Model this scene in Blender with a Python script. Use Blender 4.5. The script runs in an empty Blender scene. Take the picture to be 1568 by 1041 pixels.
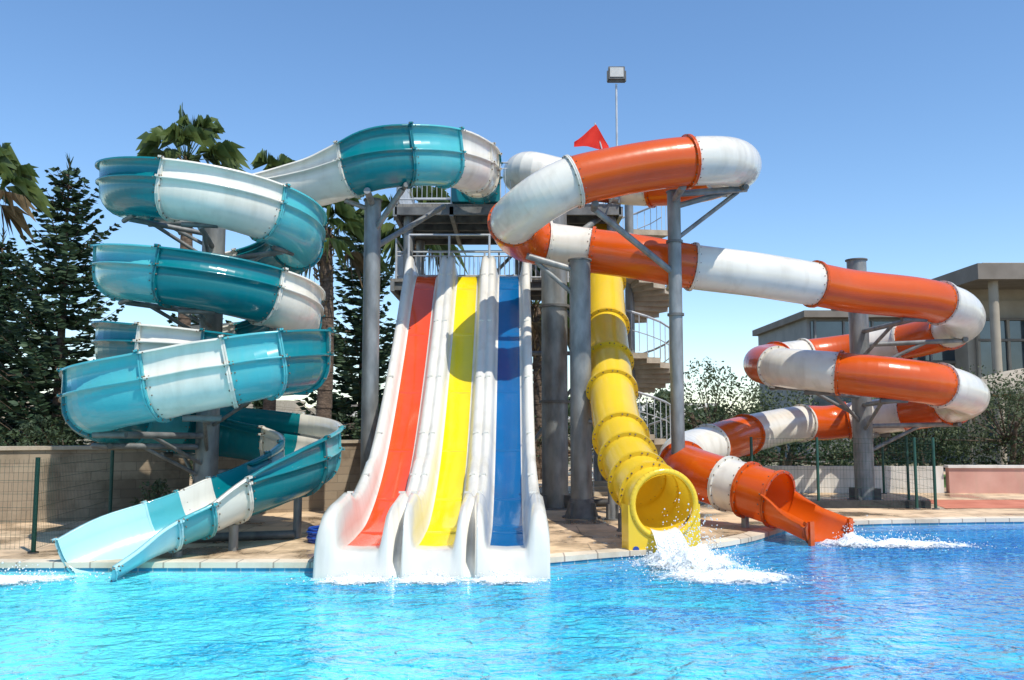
import bpy, math, random
from mathutils import Vector, noise as mn
R = random.Random(7)
scene = bpy.context.scene
UP = Vector((0,0,1))

# ---------------------------------------------------------------- materials
def newmat(name):
    m = bpy.data.materials.new(name); m.use_nodes = True
    nt = m.node_tree; nt.nodes.clear()
    out = nt.nodes.new('ShaderNodeOutputMaterial')
    return m, nt, out
def N(nt, t, **kw):
    n = nt.nodes.new(t)
    for k, v in kw.items():
        if k in n.inputs: n.inputs[k].default_value = v
        else: setattr(n, k, v)
    return n
def ramp(nt, stops, interp='LINEAR'):
    n = nt.nodes.new('ShaderNodeValToRGB'); n.color_ramp.interpolation = interp
    e = n.color_ramp.elements
    while len(e) < len(stops): e.new(0.5)
    for i, (p, c) in enumerate(stops):
        e[i].position = p; e[i].color = (c[0], c[1], c[2], 1)
    return n
def sc(c, k): return tuple(min(1, x*k) for x in c)

def mat_noise(name, c1, c2, scale=3.0, rough=0.6, metallic=0.0, bump=0.0, bscale=None, trans=0.0, spec=0.5, detail=5, coat=0.0, stretch=None, dirt=None):
    m, nt, out = newmat(name); L = nt.links.new
    g = N(nt, 'ShaderNodeNewGeometry')
    mp = N(nt, 'ShaderNodeMapping'); L(g.outputs['Position'], mp.inputs['Vector'])
    if stretch: mp.inputs['Scale'].default_value = stretch
    t = N(nt, 'ShaderNodeTexNoise'); t.inputs['Scale'].default_value = scale; t.inputs['Detail'].default_value = detail
    L(mp.outputs[0], t.inputs['Vector'])
    r = ramp(nt, [(0.32, c1), (0.68, c2)]); L(t.outputs['Fac'], r.inputs[0])
    col = r.outputs[0]
    if dirt:
        t3 = N(nt, 'ShaderNodeTexNoise'); t3.inputs['Scale'].default_value = 1.6; t3.inputs['Detail'].default_value = 5; t3.inputs['Roughness'].default_value = 0.5
        mp3 = N(nt, 'ShaderNodeMapping'); mp3.inputs['Scale'].default_value = (2.6, 2.6, 0.35)
        L(g.outputs['Position'], mp3.inputs['Vector']); L(mp3.outputs[0], t3.inputs['Vector'])
        r3 = ramp(nt, [(0.50, (0,0,0)), (0.82, (dirt,)*3)]); L(t3.outputs['Fac'], r3.inputs[0])
        mx = N(nt, 'ShaderNodeMixRGB'); mx.inputs['Color2'].default_value = (0.34, 0.29, 0.20, 1)
        L(r3.outputs[0], mx.inputs['Fac']); L(col, mx.inputs['Color1']); col = mx.outputs[0]
    b = N(nt, 'ShaderNodeBsdfPrincipled'); L(col, b.inputs['Base Color'])
    b.inputs['Roughness'].default_value = rough; b.inputs['Metallic'].default_value = metallic
    b.inputs['Specular IOR Level'].default_value = spec
    b.inputs['Coat Weight'].default_value = coat; b.inputs['Coat Roughness'].default_value = 0.06
    if bump:
        t2 = N(nt, 'ShaderNodeTexNoise'); t2.inputs['Scale'].default_value = bscale or scale*4; t2.inputs['Detail'].default_value = 3
        L(g.outputs['Position'], t2.inputs['Vector'])
        bp = N(nt, 'ShaderNodeBump'); bp.inputs['Strength'].default_value = 1; bp.inputs['Distance'].default_value = bump
        L(t2.outputs['Fac'], bp.inputs['Height']); L(bp.outputs[0], b.inputs['Normal'])
    sh = b.outputs[0]
    if trans:
        tr = N(nt, 'ShaderNodeBsdfTranslucent'); L(col, tr.inputs['Color'])
        mx = N(nt, 'ShaderNodeMixShader'); mx.inputs[0].default_value = trans
        L(b.outputs[0], mx.inputs[1]); L(tr.outputs[0], mx.inputs[2]); sh = mx.outputs[0]
    L(sh, out.inputs[0]); return m

def fib(name, c, rough=0.25, dirt=0.18, trans=0.14):
    return mat_noise(name, sc(c, 0.90), sc(c, 1.05), scale=0.9, rough=rough, coat=0.4, trans=trans, bump=0.007, bscale=1.6, dirt=dirt)

M = {}
M['teal'] = fib('fibreglass_teal', (0.002, 0.20, 0.235), dirt=0.08)
M['aqua'] = fib('fibreglass_aqua', (0.085, 0.46, 0.51), dirt=0.16)
M['pale'] = fib('fibreglass_pale_aqua', (0.46, 0.78, 0.82), dirt=0.1)
M['white'] = fib('fibreglass_white', (0.82, 0.79, 0.70), dirt=0.35)
M['cream'] = fib('fibreglass_cream', (0.83, 0.78, 0.64), dirt=0.35)
M['lanewhite'] = fib('fibreglass_lane_white', (0.79, 0.77, 0.70), dirt=0.3)
M['orange'] = fib('fibreglass_orange', (0.74, 0.11, 0.005), dirt=0.08, trans=0.2)
M['yellow'] = fib('fibreglass_yellow', (0.93, 0.65, 0.04), dirt=0.10, trans=0.22)
M['lane_red'] = fib('lane_orange_red', (0.80, 0.075, 0.014), rough=0.15, dirt=0.05, trans=0)
M['lane_yellow'] = fib('lane_yellow', (0.86, 0.65, 0.008), rough=0.15, dirt=0.08, trans=0)
M['lane_blue'] = fib('lane_blue', (0.004, 0.105, 0.29), rough=0.15, dirt=0.04, trans=0)
M['steel'] = mat_noise('galvanised_steel', (0.15,0.16,0.165), (0.30,0.31,0.31), scale=5, rough=0.5, metallic=0.35, bump=0.003, bscale=20, stretch=(1,1,.4), dirt=.3)
M['steel_d'] = mat_noise('weathered_steel', (0.10,0.10,0.10), (0.21,0.21,0.20), scale=4, rough=0.6, metallic=0.3)
M['bolt'] = mat_noise('rusty_bolt', (0.10,0.05,0.02), (0.25,0.2,0.15), scale=20, rough=0.6)
M['rail'] = mat_noise('painted_railing', (0.42,0.44,0.46), (0.56,0.58,0.6), scale=6, rough=0.45, metallic=0.2)
M['tan'] = mat_noise('concrete_tan', (0.36,0.30,0.22), (0.50,0.43,0.33), scale=3, rough=0.9, bump=0.01)
M['grate'] = mat_noise('deck_boards', (0.16,0.15,0.14), (0.27,0.25,0.22), scale=4, rough=0.8, stretch=(8,1,1))
M['green'] = mat_noise('green_fence_paint', (0.01,0.06,0.045), (0.02,0.09,0.065), scale=4, rough=0.5)
M['flag'] = mat_noise('red_cloth', (0.78,0.03,0.02), (0.88,0.05,0.03), scale=4, rough=0.9, trans=0.35)
M['lampglass'] = mat_noise('lamp_glass', (0.5,0.5,0.47), (0.6,0.6,0.57), scale=9, rough=0.2)
M['black'] = mat_noise('black_rubber', (0.02,0.02,0.02), (0.04,0.04,0.04), scale=9, rough=0.7)
M['bluep'] = mat_noise('blue_plastic', (0.01,0.05,0.30), (0.02,0.08,0.40), scale=9, rough=0.35)
M['bark'] = mat_noise('bark', (0.06,0.042,0.03), (0.17,0.12,0.085), scale=5, rough=0.95, bump=0.04, bscale=12, stretch=(1,1,3))
M['pine'] = mat_noise('pine_foliage', (0.012,0.036,0.018), (0.050,0.098,0.042), scale=1.6, rough=0.7, trans=0.15)
M['palm'] = mat_noise('palm_foliage', (0.055,0.10,0.025), (0.17,0.23,0.07), scale=1.5, rough=0.45, trans=0.3)
M['dead'] = mat_noise('dead_fronds', (0.14,0.10,0.05), (0.30,0.22,0.12), scale=3, rough=0.9, trans=0.2)
M['olive'] = mat_noise('olive_foliage', (0.028,0.050,0.018), (0.125,0.155,0.07), scale=1.6, rough=0.7, trans=0.2)
M['darkbush'] = mat_noise('dark_foliage', (0.012,0.03,0.012), (0.05,0.085,0.03), scale=1.8, rough=0.7, trans=0.15)
M['wallb'] = mat_noise('render_wall', (0.30,0.26,0.20), (0.40,0.35,0.28), scale=1, rough=0.9)
M['greyw'] = mat_noise('grey_panel', (0.17,0.17,0.17), (0.24,0.235,0.225), scale=1, rough=0.6)
M['roofb'] = mat_noise('roof_fascia', (0.17,0.145,0.12), (0.23,0.20,0.17), scale=1, rough=0.8)
M['glass'] = mat_noise('window_glass', (0.02,0.035,0.045), (0.08,0.11,0.13), scale=0.6, rough=0.05, spec=1.0)
M['pinkw'] = mat_noise('pink_plaster', (0.48,0.25,0.20), (0.58,0.33,0.27), scale=1.5, rough=0.9, dirt=0.3)
M['whitew'] = mat_noise('white_plaster', (0.58,0.55,0.50), (0.72,0.69,0.64), scale=1.5, rough=0.9, dirt=0.4)
M['redpave'] = mat_noise('red_paving', (0.44,0.14,0.08), (0.58,0.21,0.13), scale=2, rough=0.85)
M['ground'] = mat_noise('dry_ground', (0.16,0.15,0.09), (0.28,0.24,0.16), scale=0.4, rough=1.0, bump=0.05, bscale=3)
M['lawn'] = mat_noise('lawn_green', (0.05,0.12,0.02), (0.10,0.20,0.04), scale=2, rough=1.0, bump=0.05, bscale=20)
M['foamd'] = mat_noise('water_droplets', (0.84,0.90,0.92), (0.94,0.96,0.97), scale=9, rough=0.15, trans=0.3)

def brickmat(name, c1, c2, cm, bw, bh, mortar, wet=0.0, wallmode=False, rough=0.85, lo=0.6):
    m, nt, out = newmat(name); L = nt.links.new
    g = N(nt, 'ShaderNodeTexCoord')
    vec = g.outputs['Object']
    if wallmode:
        s = N(nt, 'ShaderNodeSeparateXYZ'); L(vec, s.inputs[0])
        cx = N(nt, 'ShaderNodeCombineXYZ'); L(s.outputs['X'], cx.inputs['X']); L(s.outputs['Z'], cx.inputs['Y']); vec = cx.outputs[0]
    br = N(nt, 'ShaderNodeTexBrick'); L(vec, br.inputs['Vector'])
    br.inputs['Color1'].default_value = (*c1,1); br.inputs['Color2'].default_value = (*c2,1); br.inputs['Mortar'].default_value = (*cm,1)
    br.inputs['Scale'].default_value = 1; br.inputs['Mortar Size'].default_value = mortar
    br.inputs['Brick Width'].default_value = bw; br.inputs['Row Height'].default_value = bh; br.inputs['Bias'].default_value = 0
    t = N(nt, 'ShaderNodeTexNoise'); t.inputs['Scale'].default_value = 0.7; t.inputs['Detail'].default_value = 8; t.inputs['Roughness'].default_value = .65
    L(g.outputs['Object'], t.inputs['Vector'])
    rr = ramp(nt, [(0.40, (lo,lo*.95,lo*.88)), (0.56, (1.06,)*3)]); L(t.outputs['Fac'], rr.inputs[0])
    mx = N(nt, 'ShaderNodeMixRGB', blend_type='MULTIPLY'); mx.inputs['Fac'].default_value = 1
    L(br.outputs['Color'], mx.inputs['Color1']); L(rr.outputs[0], mx.inputs['Color2'])
    b = N(nt, 'ShaderNodeBsdfPrincipled'); L(mx.outputs[0], b.inputs['Base Color'])
    b.inputs['Roughness'].default_value = rough
    if wet:
        r2 = ramp(nt, [(0.42, (0.12,)*3), (0.50, (rough,)*3)]); L(t.outputs['Fac'], r2.inputs[0]); L(r2.outputs[0], b.inputs['Roughness'])
    bp = N(nt, 'ShaderNodeBump'); bp.inputs['Distance'].default_value = 0.006; bp.inputs['Strength'].default_value = 0.6
    L(br.outputs['Fac'], bp.inputs['Height']); bp.invert = True; L(bp.outputs[0], b.inputs['Normal'])
    L(b.outputs[0], out.inputs[0]); return m
M['deck'] = brickmat('deck_paving', (0.62,0.46,0.29), (0.67,0.50,0.33), (0.42,0.31,0.20), 1.2, 1.2, 0.012, wet=1, lo=.40)
M['coping'] = brickmat('coping_stone', (0.62,0.54,0.42), (0.70,0.62,0.5), (0.36,0.3,0.24), 0.5, 5, 0.012, lo=.75)
M['stone'] = brickmat('stone_wall', (0.26,0.20,0.14), (0.32,0.255,0.18), (0.22,0.175,0.125), 0.55, 0.18, 0.008, wallmode=True, lo=.6)
M['tile'] = brickmat('pool_tile', (0.05,0.30,0.48), (0.08,0.38,0.55), (0.4,0.5,0.55), 0.2, 0.2, 0.01, wallmode=True, rough=.3)

def water_mat():
    m, nt, out = newmat('pool_water'); L = nt.links.new
    g = N(nt, 'ShaderNodeNewGeometry')
    s = N(nt, 'ShaderNodeSeparateXYZ'); L(g.outputs['Position'], s.inputs[0])
    # basin is deeper on the right
    mx_ = N(nt, 'ShaderNodeMath', operation='MULTIPLY_ADD'); L(s.outputs['X'], mx_.inputs[0]); mx_.inputs[1].default_value = 0.07; mx_.inputs[2].default_value = 0.27
    dy = N(nt, 'ShaderNodeMapRange'); L(s.outputs['Y'], dy.inputs['Value']); dy.inputs['From Min'].default_value = 8.6; dy.inputs['From Max'].default_value = 11.0; dy.inputs['To Min'].default_value = 0; dy.inputs['To Max'].default_value = 0.17  # bluer band toward the slides: their reflections painted into the colour
    my_ = N(nt, 'ShaderNodeMath', operation='ADD'); L(dy.outputs[0], my_.inputs[0]); L(mx_.outputs[0], my_.inputs[1])
    mpn = N(nt, 'ShaderNodeMapping'); mpn.inputs['Scale'].default_value = (0.55, 1.2, 1); L(g.outputs['Position'], mpn.inputs[0])
    t = N(nt, 'ShaderNodeTexNoise'); t.inputs['Scale'].default_value = 1.0; t.inputs['Detail'].default_value = 10; t.inputs['Roughness'].default_value = 0.78; t.inputs['Distortion'].default_value = 0.7
    L(mpn.outputs[0], t.inputs['Vector'])
    a = N(nt, 'ShaderNodeMath', operation='MULTIPLY_ADD'); L(t.outputs['Fac'], a.inputs[0]); a.inputs[1].default_value = 2.8; a.inputs[2].default_value = -1.4
    ad = N(nt, 'ShaderNodeMath', operation='ADD'); L(a.outputs[0], ad.inputs[0]); L(my_.outputs[0], ad.inputs[1])
    r = ramp(nt, [(0.0, (0.11,0.76,0.84)), (0.30, (0.025,0.52,0.72)), (0.62, (0.012,0.26,0.60)), (1.0, (0.008,0.12,0.46))]); L(ad.outputs[0], r.inputs[0])
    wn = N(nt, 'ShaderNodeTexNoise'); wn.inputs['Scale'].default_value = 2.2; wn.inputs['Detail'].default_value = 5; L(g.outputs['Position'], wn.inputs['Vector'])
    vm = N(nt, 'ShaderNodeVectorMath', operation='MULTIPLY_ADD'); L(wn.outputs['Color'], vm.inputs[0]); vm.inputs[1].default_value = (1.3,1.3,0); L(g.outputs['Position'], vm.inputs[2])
    vo = N(nt, 'ShaderNodeTexVoronoi', feature='DISTANCE_TO_EDGE'); vo.inputs['Scale'].default_value = 6.5; L(vm.outputs[0], vo.inputs['Vector'])  # bright web imitating caustic light, painted into the base colour
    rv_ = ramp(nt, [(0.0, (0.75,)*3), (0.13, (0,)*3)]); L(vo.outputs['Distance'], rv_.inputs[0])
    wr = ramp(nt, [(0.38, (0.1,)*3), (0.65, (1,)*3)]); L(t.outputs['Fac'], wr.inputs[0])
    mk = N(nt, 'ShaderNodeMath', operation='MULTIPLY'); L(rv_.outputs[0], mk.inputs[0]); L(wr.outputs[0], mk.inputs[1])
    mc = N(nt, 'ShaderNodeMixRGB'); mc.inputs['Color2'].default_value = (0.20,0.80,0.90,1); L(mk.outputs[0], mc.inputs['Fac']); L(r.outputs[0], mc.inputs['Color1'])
    b = N(nt, 'ShaderNodeBsdfPrincipled'); L(mc.outputs[0], b.inputs['Base Color']); b.inputs['Roughness'].default_value = 0.03; b.inputs['IOR'].default_value = 1.33
    mp2 = N(nt, 'ShaderNodeMapping'); mp2.inputs['Scale'].default_value = (1, 1.25, 1); L(g.outputs['Position'], mp2.inputs[0])
    n1 = N(nt, 'ShaderNodeTexNoise'); n1.inputs['Scale'].default_value = 3.0; n1.inputs['Detail'].default_value = 3; n1.inputs['Roughness'].default_value = 0.5; n1.inputs['Distortion'].default_value = 0.8
    n2 = N(nt, 'ShaderNodeTexNoise'); n2.inputs['Scale'].default_value = 9.0; n2.inputs['Detail'].default_value = 4; n2.inputs['Roughness'].default_value = 0.55; n2.inputs['Distortion'].default_value = 0.6
    L(mp2.outputs[0], n1.inputs['Vector']); L(mp2.outputs[0], n2.inputs['Vector'])
    b1 = N(nt, 'ShaderNodeBump'); b1.inputs['Distance'].default_value = 0.20; L(n1.outputs['Fac'], b1.inputs['Height'])
    b2 = N(nt, 'ShaderNodeBump'); b2.inputs['Distance'].default_value = 0.065; L(n2.outputs['Fac'], b2.inputs['Height']); L(b1.outputs[0], b2.inputs['Normal'])
    L(b2.outputs[0], b.inputs['Normal'])
    L(b.outputs[0], out.inputs[0]); return m
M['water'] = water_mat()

def foam_mat():
    m, nt, out = newmat('water_foam'); L = nt.links.new
    tc = N(nt, 'ShaderNodeTexCoord')
    g = N(nt, 'ShaderNodeNewGeometry')
    v = N(nt, 'ShaderNodeVectorMath', operation='SUBTRACT'); L(tc.outputs['Generated'], v.inputs[0]); v.inputs[1].default_value = (0.5,0.5,0)
    v2 = N(nt, 'ShaderNodeVectorMath', operation='MULTIPLY'); L(v.outputs[0], v2.inputs[0]); v2.inputs[1].default_value = (2,2,0)
    ln = N(nt, 'ShaderNodeVectorMath', operation='LENGTH'); L(v2.outputs[0], ln.inputs[0])
    t = N(nt, 'ShaderNodeTexNoise'); t.inputs['Scale'].default_value = 6; t.inputs['Detail'].default_value = 7; t.inputs['Roughness'].default_value = 0.85; L(g.outputs['Position'], t.inputs['Vector'])
    a = N(nt, 'ShaderNodeMath', operation='MULTIPLY_ADD'); L(ln.outputs['Value'], a.inputs[0]); a.inputs[1].default_value = -0.48; L(t.outputs['Fac'], a.inputs[2])
    r = ramp(nt, [(0.10, (0,)*3), (0.30, (1,)*3)]); L(a.outputs[0], r.inputs[0])
    tr = N(nt, 'ShaderNodeBsdfTransparent'); d = N(nt, 'ShaderNodeBsdfDiffuse'); d.inputs['Color'].default_value = (0.88,0.93,0.95,1)
    mx = N(nt, 'ShaderNodeMixShader'); L(r.outputs[0], mx.inputs[0]); L(tr.outputs[0], mx.inputs[1]); L(d.outputs[0], mx.inputs[2])
    L(mx.outputs[0], out.inputs[0]); return m
M['foam'] = foam_mat()

# ---------------------------------------------------------------- mesh builder
class MB:
    def __init__(s): s.v=[]; s.f=[]; s.m=[]; s.s=[]; s.mats=[]
    def mi(s, k):
        if k not in s.mats: s.mats.append(k)
        return s.mats.index(k)
    def add(s, vs, fs, k, smooth=False):
        b = len(s.v); s.v.extend([tuple(v) for v in vs]); i = s.mi(k)
        for f in fs: s.f.append(tuple(b+x for x in f)); s.m.append(i); s.s.append(smooth)
    def box(s, c, d, k, rz=0.0):
        x,y,z = d[0]/2,d[1]/2,d[2]/2; ca,sa = math.cos(rz),math.sin(rz); vs=[]
        for dx,dy,dz in ((-x,-y,-z),(x,-y,-z),(x,y,-z),(-x,y,-z),(-x,-y,z),(x,-y,z),(x,y,z),(-x,y,z)):
            vs.append((c[0]+dx*ca-dy*sa, c[1]+dx*sa+dy*ca, c[2]+dz))
        s.add(vs, [(0,3,2,1),(4,5,6,7),(0,1,5,4),(1,2,6,5),(2,3,7,6),(3,0,4,7)], k)
    def cyl(s, p, q, r, k, n=10, r2=None, caps=True):
        p=Vector(p); q=Vector(q); r2 = r if r2 is None else r2
        t=(q-p).normalized(); a = t.orthogonal().normalized(); b=t.cross(a); vs=[]
        for P,rr in ((p,r),(q,r2)):
            for i in range(n):
                an=2*math.pi*i/n; vs.append(P+a*math.cos(an)*rr+b*math.sin(an)*rr)
        s.add(vs, [(i,(i+1)%n,n+(i+1)%n,n+i) for i in range(n)], k, n>6)
        if caps: s.add(vs, [tuple(range(n))[::-1], tuple(range(n,2*n))], k)
    def oct(s, c, r, k, sm=False):
        c=Vector(c); vs=[c+Vector(d)*r for d in ((1,0,0),(0,1,0),(-1,0,0),(0,-1,0),(0,0,1),(0,0,-1))]
        s.add(vs,[(0,1,4),(1,2,4),(2,3,4),(3,0,4),(1,0,5),(2,1,5),(3,2,5),(0,3,5)],k,sm)
    def obj(s, name):
        me = bpy.data.meshes.new(name); me.from_pydata(s.v, [], s.f)
        for k in s.mats: me.materials.append(M[k])
        me.polygons.foreach_set('material_index', s.m); me.polygons.foreach_set('use_smooth', s.s)
        me.update(); o = bpy.data.objects.new(name, me); scene.collection.objects.link(o); return o

def crom(ctrl, n):
    P=[tuple(map(float,c)) for c in ctrl]
    P=[tuple(2*a-b for a,b in zip(P[0],P[1]))]+P+[tuple(2*a-b for a,b in zip(P[-1],P[-2]))]
    out=[]
    for i in range(1,len(P)-2):
        for j in range(n):
            t=j/n
            out.append(tuple(.5*((2*b)+(-a+c)*t+(2*a-5*b+4*c-d)*t*t+(-a+3*b-3*c+d)*t**3) for a,b,c,d in zip(P[i-1],P[i],P[i+1],P[i+2])))
    out.append(P[-2]); return out

def frames(S):
    F=[]
    for i,p in enumerate(S):
        a=Vector(S[max(0,i-1)][:3]); b=Vector(S[min(len(S)-1,i+1)][:3])
        T=(b-a).normalized(); Lt=T.cross(UP).normalized(); U=Lt.cross(T).normalized()
        F.append((Vector(p[:3]),T,Lt,U))
    return F

def sweep(mb, ctrl, cols, section, n=6, closed=False, cen=0.0, ring=0.05, ring_at=None, bolts=0, ringcol=None):
    S=crom(ctrl,n); F=frames(S); secs=[section(p) for p in S]; m=len(secs[0])
    for i in range(len(S)-1):
        k=cols[min(i//n,len(cols)-1)]
        vs=[]
        for j in (i,i+1):
            p,T,Lt,U=F[j]; vs+= [p+Lt*l+U*u for l,u in secs[j]]
        rng=range(m if closed else m-1)
        mb.add(vs,[(a,(a+1)%m,m+(a+1)%m,m+a) for a in rng],k,True)
    idx=[i*n for i in range(1,len(cols)) if cols[i]!=cols[i-1]]
    if ring_at: idx+= [r*n for r in ring_at]
    for i in idx:
        p,T,Lt,U=F[i]; sec=secs[i]
        def off(e):
            o=[]
            for l,u in sec:
                v=Vector((l,u-cen)); v=v+v.normalized()*e; o.append((v.x,v.y+cen))
            return o
        rows=[(-.03,0.0),(-.03,ring),(-.004,ring),(-.004,ring-.012),(.004,ring-.012),(.004,ring),(.03,ring),(.03,0.0)]
        vs=[]
        for dt,e in rows:
            vs+=[p+T*dt+Lt*l+U*u for l,u in off(e)]
        rng=range(m if closed else m-1)
        kk = ringcol or cols[min(i//n,len(cols)-1)]
        fs=[(r*m+a,r*m+(a+1)%m,(r+1)*m+(a+1)%m,(r+1)*m+a) for r in range(len(rows)-1) for a in rng]
        mb.add(vs,fs,kk)
        if bolts:
            for b in range(bolts):
                q=off(ring*.55)[int(b*m/bolts)%m]
                for dt in (-.035,.035):
                    mb.oct(p+T*dt+Lt*q[0]+U*q[1],0.019,'bolt')
                q=off(0.006)[int((b+.5)*m/bolts)%m]
                mb.oct(p+T*(-.09)+Lt*q[0]+U*q[1],0.015,'bolt')
    return S,F

# ---------------------------------------------------------------- teal trough slide
def trough(p):
    hR,hL=p[3],p[4]; r=.46
    if hL<.5: r+=(.5-hL)*1.1
    def side(h,s):
        o=[(s*(r+.08),h-.03),(s*(r+.08),h),(s*r,h)]
        if h>.68: o+=[(s*r,.625),(s*(r+.06),.615),(s*(r+.06),.585),(s*r,.575)]
        else: o+=[(s*r,h-.01),(s*(r+.002),h-.012),(s*(r+.002),h-.015),(s*r,h-.02)]
        return o
    arc=[(r*math.cos(math.radians(a)), .46+.46*math.sin(math.radians(a))) for a in range(0,-181,-15)]
    if min(hR,hL)<.48:
        arc=[(l, u*min(1,(hR if l>0 else hL)/.50)) for l,u in arc]
    return side(hR,1)+arc+side(hL,-1)[::-1]
C=[]; K=[]
def tp(x,y,z,hR,hL,c): C.append((x,y,z,hR,hL)); K.append(c)
tp(-0.80,21.4,7.45,.85,.95,'teal')
tp(-0.80,20.2,7.30,.85,.95,'cream')
tp(-0.88,19.1,7.10,.8,1.0,'white')
tp(-1.35,18.0,6.93,.78,1.08,'aqua')
tp(-2.05,17.5,6.80,.75,1.1,'teal')
tp(-2.62,17.42,6.72,.75,1.08,'teal')
tp(-3.15,17.55,6.62,.8,.95,'white')
tp(-3.8,17.85,6.52,.8,.85,'white')
tp(-4.5,18.05,6.43,.85,.8,'white')
def helcol(th):
    for a,c in ((140,'white'),(200,'teal'),(260,'teal'),(320,'white'),(380,'aqua'),(440,'teal'),(500,'white'),(560,'teal'),(620,'aqua'),(680,'teal'),(740,'white'),(800,'teal'),(860,'white'),(999,'teal')):
        if th<a: return c
for th in range(80,901,20):
    a=math.radians(th); rr=1.55
    tp(-5.65+rr*math.cos(a),16.55+rr*math.sin(a),6.25-1.5*(th-90)/360.0,.92,.72,helcol(th))
for q in ((-6.95,15.85,2.87,.95,.8,'teal'),(-6.2,15.35,2.8,.9,.8,'white'),(-5.2,15.25,2.73,.85,.85,'teal'),(-4.3,15.2,2.66,.8,.95,'teal'),(-3.65,14.85,2.6,.75,1,'aqua'),
          (-3.42,14.3,2.53,.75,1,'teal'),(-3.7,13.75,2.43,.75,1,'aqua'),(-4.2,13.52,2.3,.75,1,'white'),(-4.7,13.45,2.2,.75,1,'white'),(-5.25,13.45,2.08,.75,1,'aqua'),(-6.0,13.6,1.95,.75,1,'aqua'),(-6.5,13.95,1.85,.75,1,'teal'),
          (-6.85,14.75,1.74,.75,1,'teal'),(-6.85,15.8,1.62,.75,1,'aqua'),(-6.4,16.9,1.5,.75,1,'teal'),(-5.5,17.4,1.36,.75,1,'teal'),(-4.5,17.15,1.22,.75,1,'white'),(-3.85,16.5,1.10,.75,1,'white'),
          (-3.5,15.6,.98,.75,.98,'aqua'),(-3.5,14.8,.86,.7,.95,'teal'),(-3.75,14.15,.72,.68,.85,'teal'),(-4.15,13.6,.56,.66,.70,'white'),(-4.50,13.2,.38,.66,.54,'aqua'),(-4.85,12.85,.24,.66,.48,'pale'),(-5.2,12.5,.09,.66,.40,'pale'),(-5.55,12.05,-.12,.60,.34,'pale')):
    tp(*q)
mb=MB()
S,F=sweep(mb,C,K[:-1],trough,n=5,cen=.5,ring=.05,ring_at=[0,len(C)-1],bolts=17)
# supports for teal slide
col=(-5.65,16.55)
mb2=MB()
mb2.cyl((col[0],col[1],.1),(col[0],col[1],6.0),.21,'steel',20)
mb2.cyl((col[0],col[1],.1),(col[0],col[1],.16),.4,'steel_d',20)
for th in range(100,900,60):
    a=math.radians(th); z=6.25-1.5*(th-90)/360.0
    p=Vector((col[0]+1.55*math.cos(a),col[1]+1.55*math.sin(a),z-.05)); c0=Vector((col[0]+.2*math.cos(a),col[1]+.2*math.sin(a),z-.12))
    mb2.cyl(c0,p,.05,'steel',8); mb2.cyl((c0.x,c0.y,z-.55),c0.lerp(p,.7),.035,'steel',8)
    t=Vector((-math.sin(a),math.cos(a),0)); mb2.cyl(p-t*.3+Vector((0,0,.02)),p+t*.3+Vector((0,0,.02)),.045,'steel_d',8)
for (x,y,z) in ((-3.65,14.85,2.6),(-4.7,13.5,2.15),(-6.2,13.75,1.9),(-6.9,15,1.7),(-6.4,16.9,1.5),(-4.5,17.1,1.22),(-3.6,15.6,1.0)):
    p=Vector((x,y,z-.05)); d=(p-Vector((col[0],col[1],z-.05))).normalized(); c0=Vector((col[0],col[1],z-.1))+d*.2
    mb2.cyl(c0,p,.055,'steel',8); mb2.cyl(c0-Vector((0,0,.5)),c0.lerp(p,.6),.035,'steel',8)
    t=Vector((-d.y,d.x,0)); mb2.cyl(p-t*.28,p+t*.28,.05,'steel_d',8)
for x,y,z in ((-3.6,15.1,.9),(-4.2,13.6,.5),(-4.8,12.95,.2)):
    mb2.cyl((x,y,.1),(x,y,z),.07,'steel',10)
teal=mb.obj('teal_white_spiral_water_slide')
o=mb2.obj('slide_support_column')

# ---------------------------------------------------------------- orange tube slide
RT=.48
def tube(p):
    return [(RT*math.cos(2*math.pi*i/32),RT*math.sin(2*math.pi*i/32)) for i in range(32)]
C=[];K=[]
for q in ((0.75,23.3,8.45,'white'),(0.25,22.4,8.40,'white'),(0.45,21.6,8.3,'white'),(1.3,21.7,8.15,'orange'),(2.5,21.8,8.02,'white'),(3.5,21.6,7.9,'orange'),(4.4,20.7,7.75,'orange'),
          (4.8,19.4,7.6,'white'),(4.75,18.2,7.42,'white'),(4.25,17.3,7.25,'white'),(3.45,17.0,7.15,'orange'),(2.8,16.9,7.05,'orange'),(2.0,16.8,6.88,'orange'),(1.18,16.7,6.66,'white'),(.66,16.7,6.40,'white'),
          (.28,17.0,6.20,'white'),(.03,17.65,6.08,'orange'),(.2,18.55,5.98,'orange'),(.72,18.95,5.90,'white'),(1.72,18.95,5.76,'orange'),(2.75,18.8,5.58,'orange'),(3.87,18.8,5.38,'white'),(5.3,19.0,5.24,'white'),(6.68,19.4,5.10,'orange'),
          (7.7,19.8,5.0,'orange')):
    C.append(q[:3]); K.append(q[3])
cx,cy=8.85,22.5
def hx(th,z,c,r=2.4):
    a=math.radians(th); C.append((cx+r*math.cos(a),cy+r*math.sin(a),z)); K.append(c)
seq=[(-82,'orange'),(-64,'white'),(-45,'white'),(-20,'white'),(5,'orange'),(24,'orange'),(42,'white'),(63,'orange'),(85,'orange'),(106,'white'),(132,'orange'),(165,'orange'),(196,'white'),(217,'white'),(238,'orange'),(265,'orange'),(293,'white'),(330,'white'),(365,'orange'),(384,'orange'),(402,'white'),(419,'white'),(438,'orange'),(452,'orange')]
for a,c in seq: hx(a,4.90-1.92*(a+82)/360.0,c)
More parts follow.
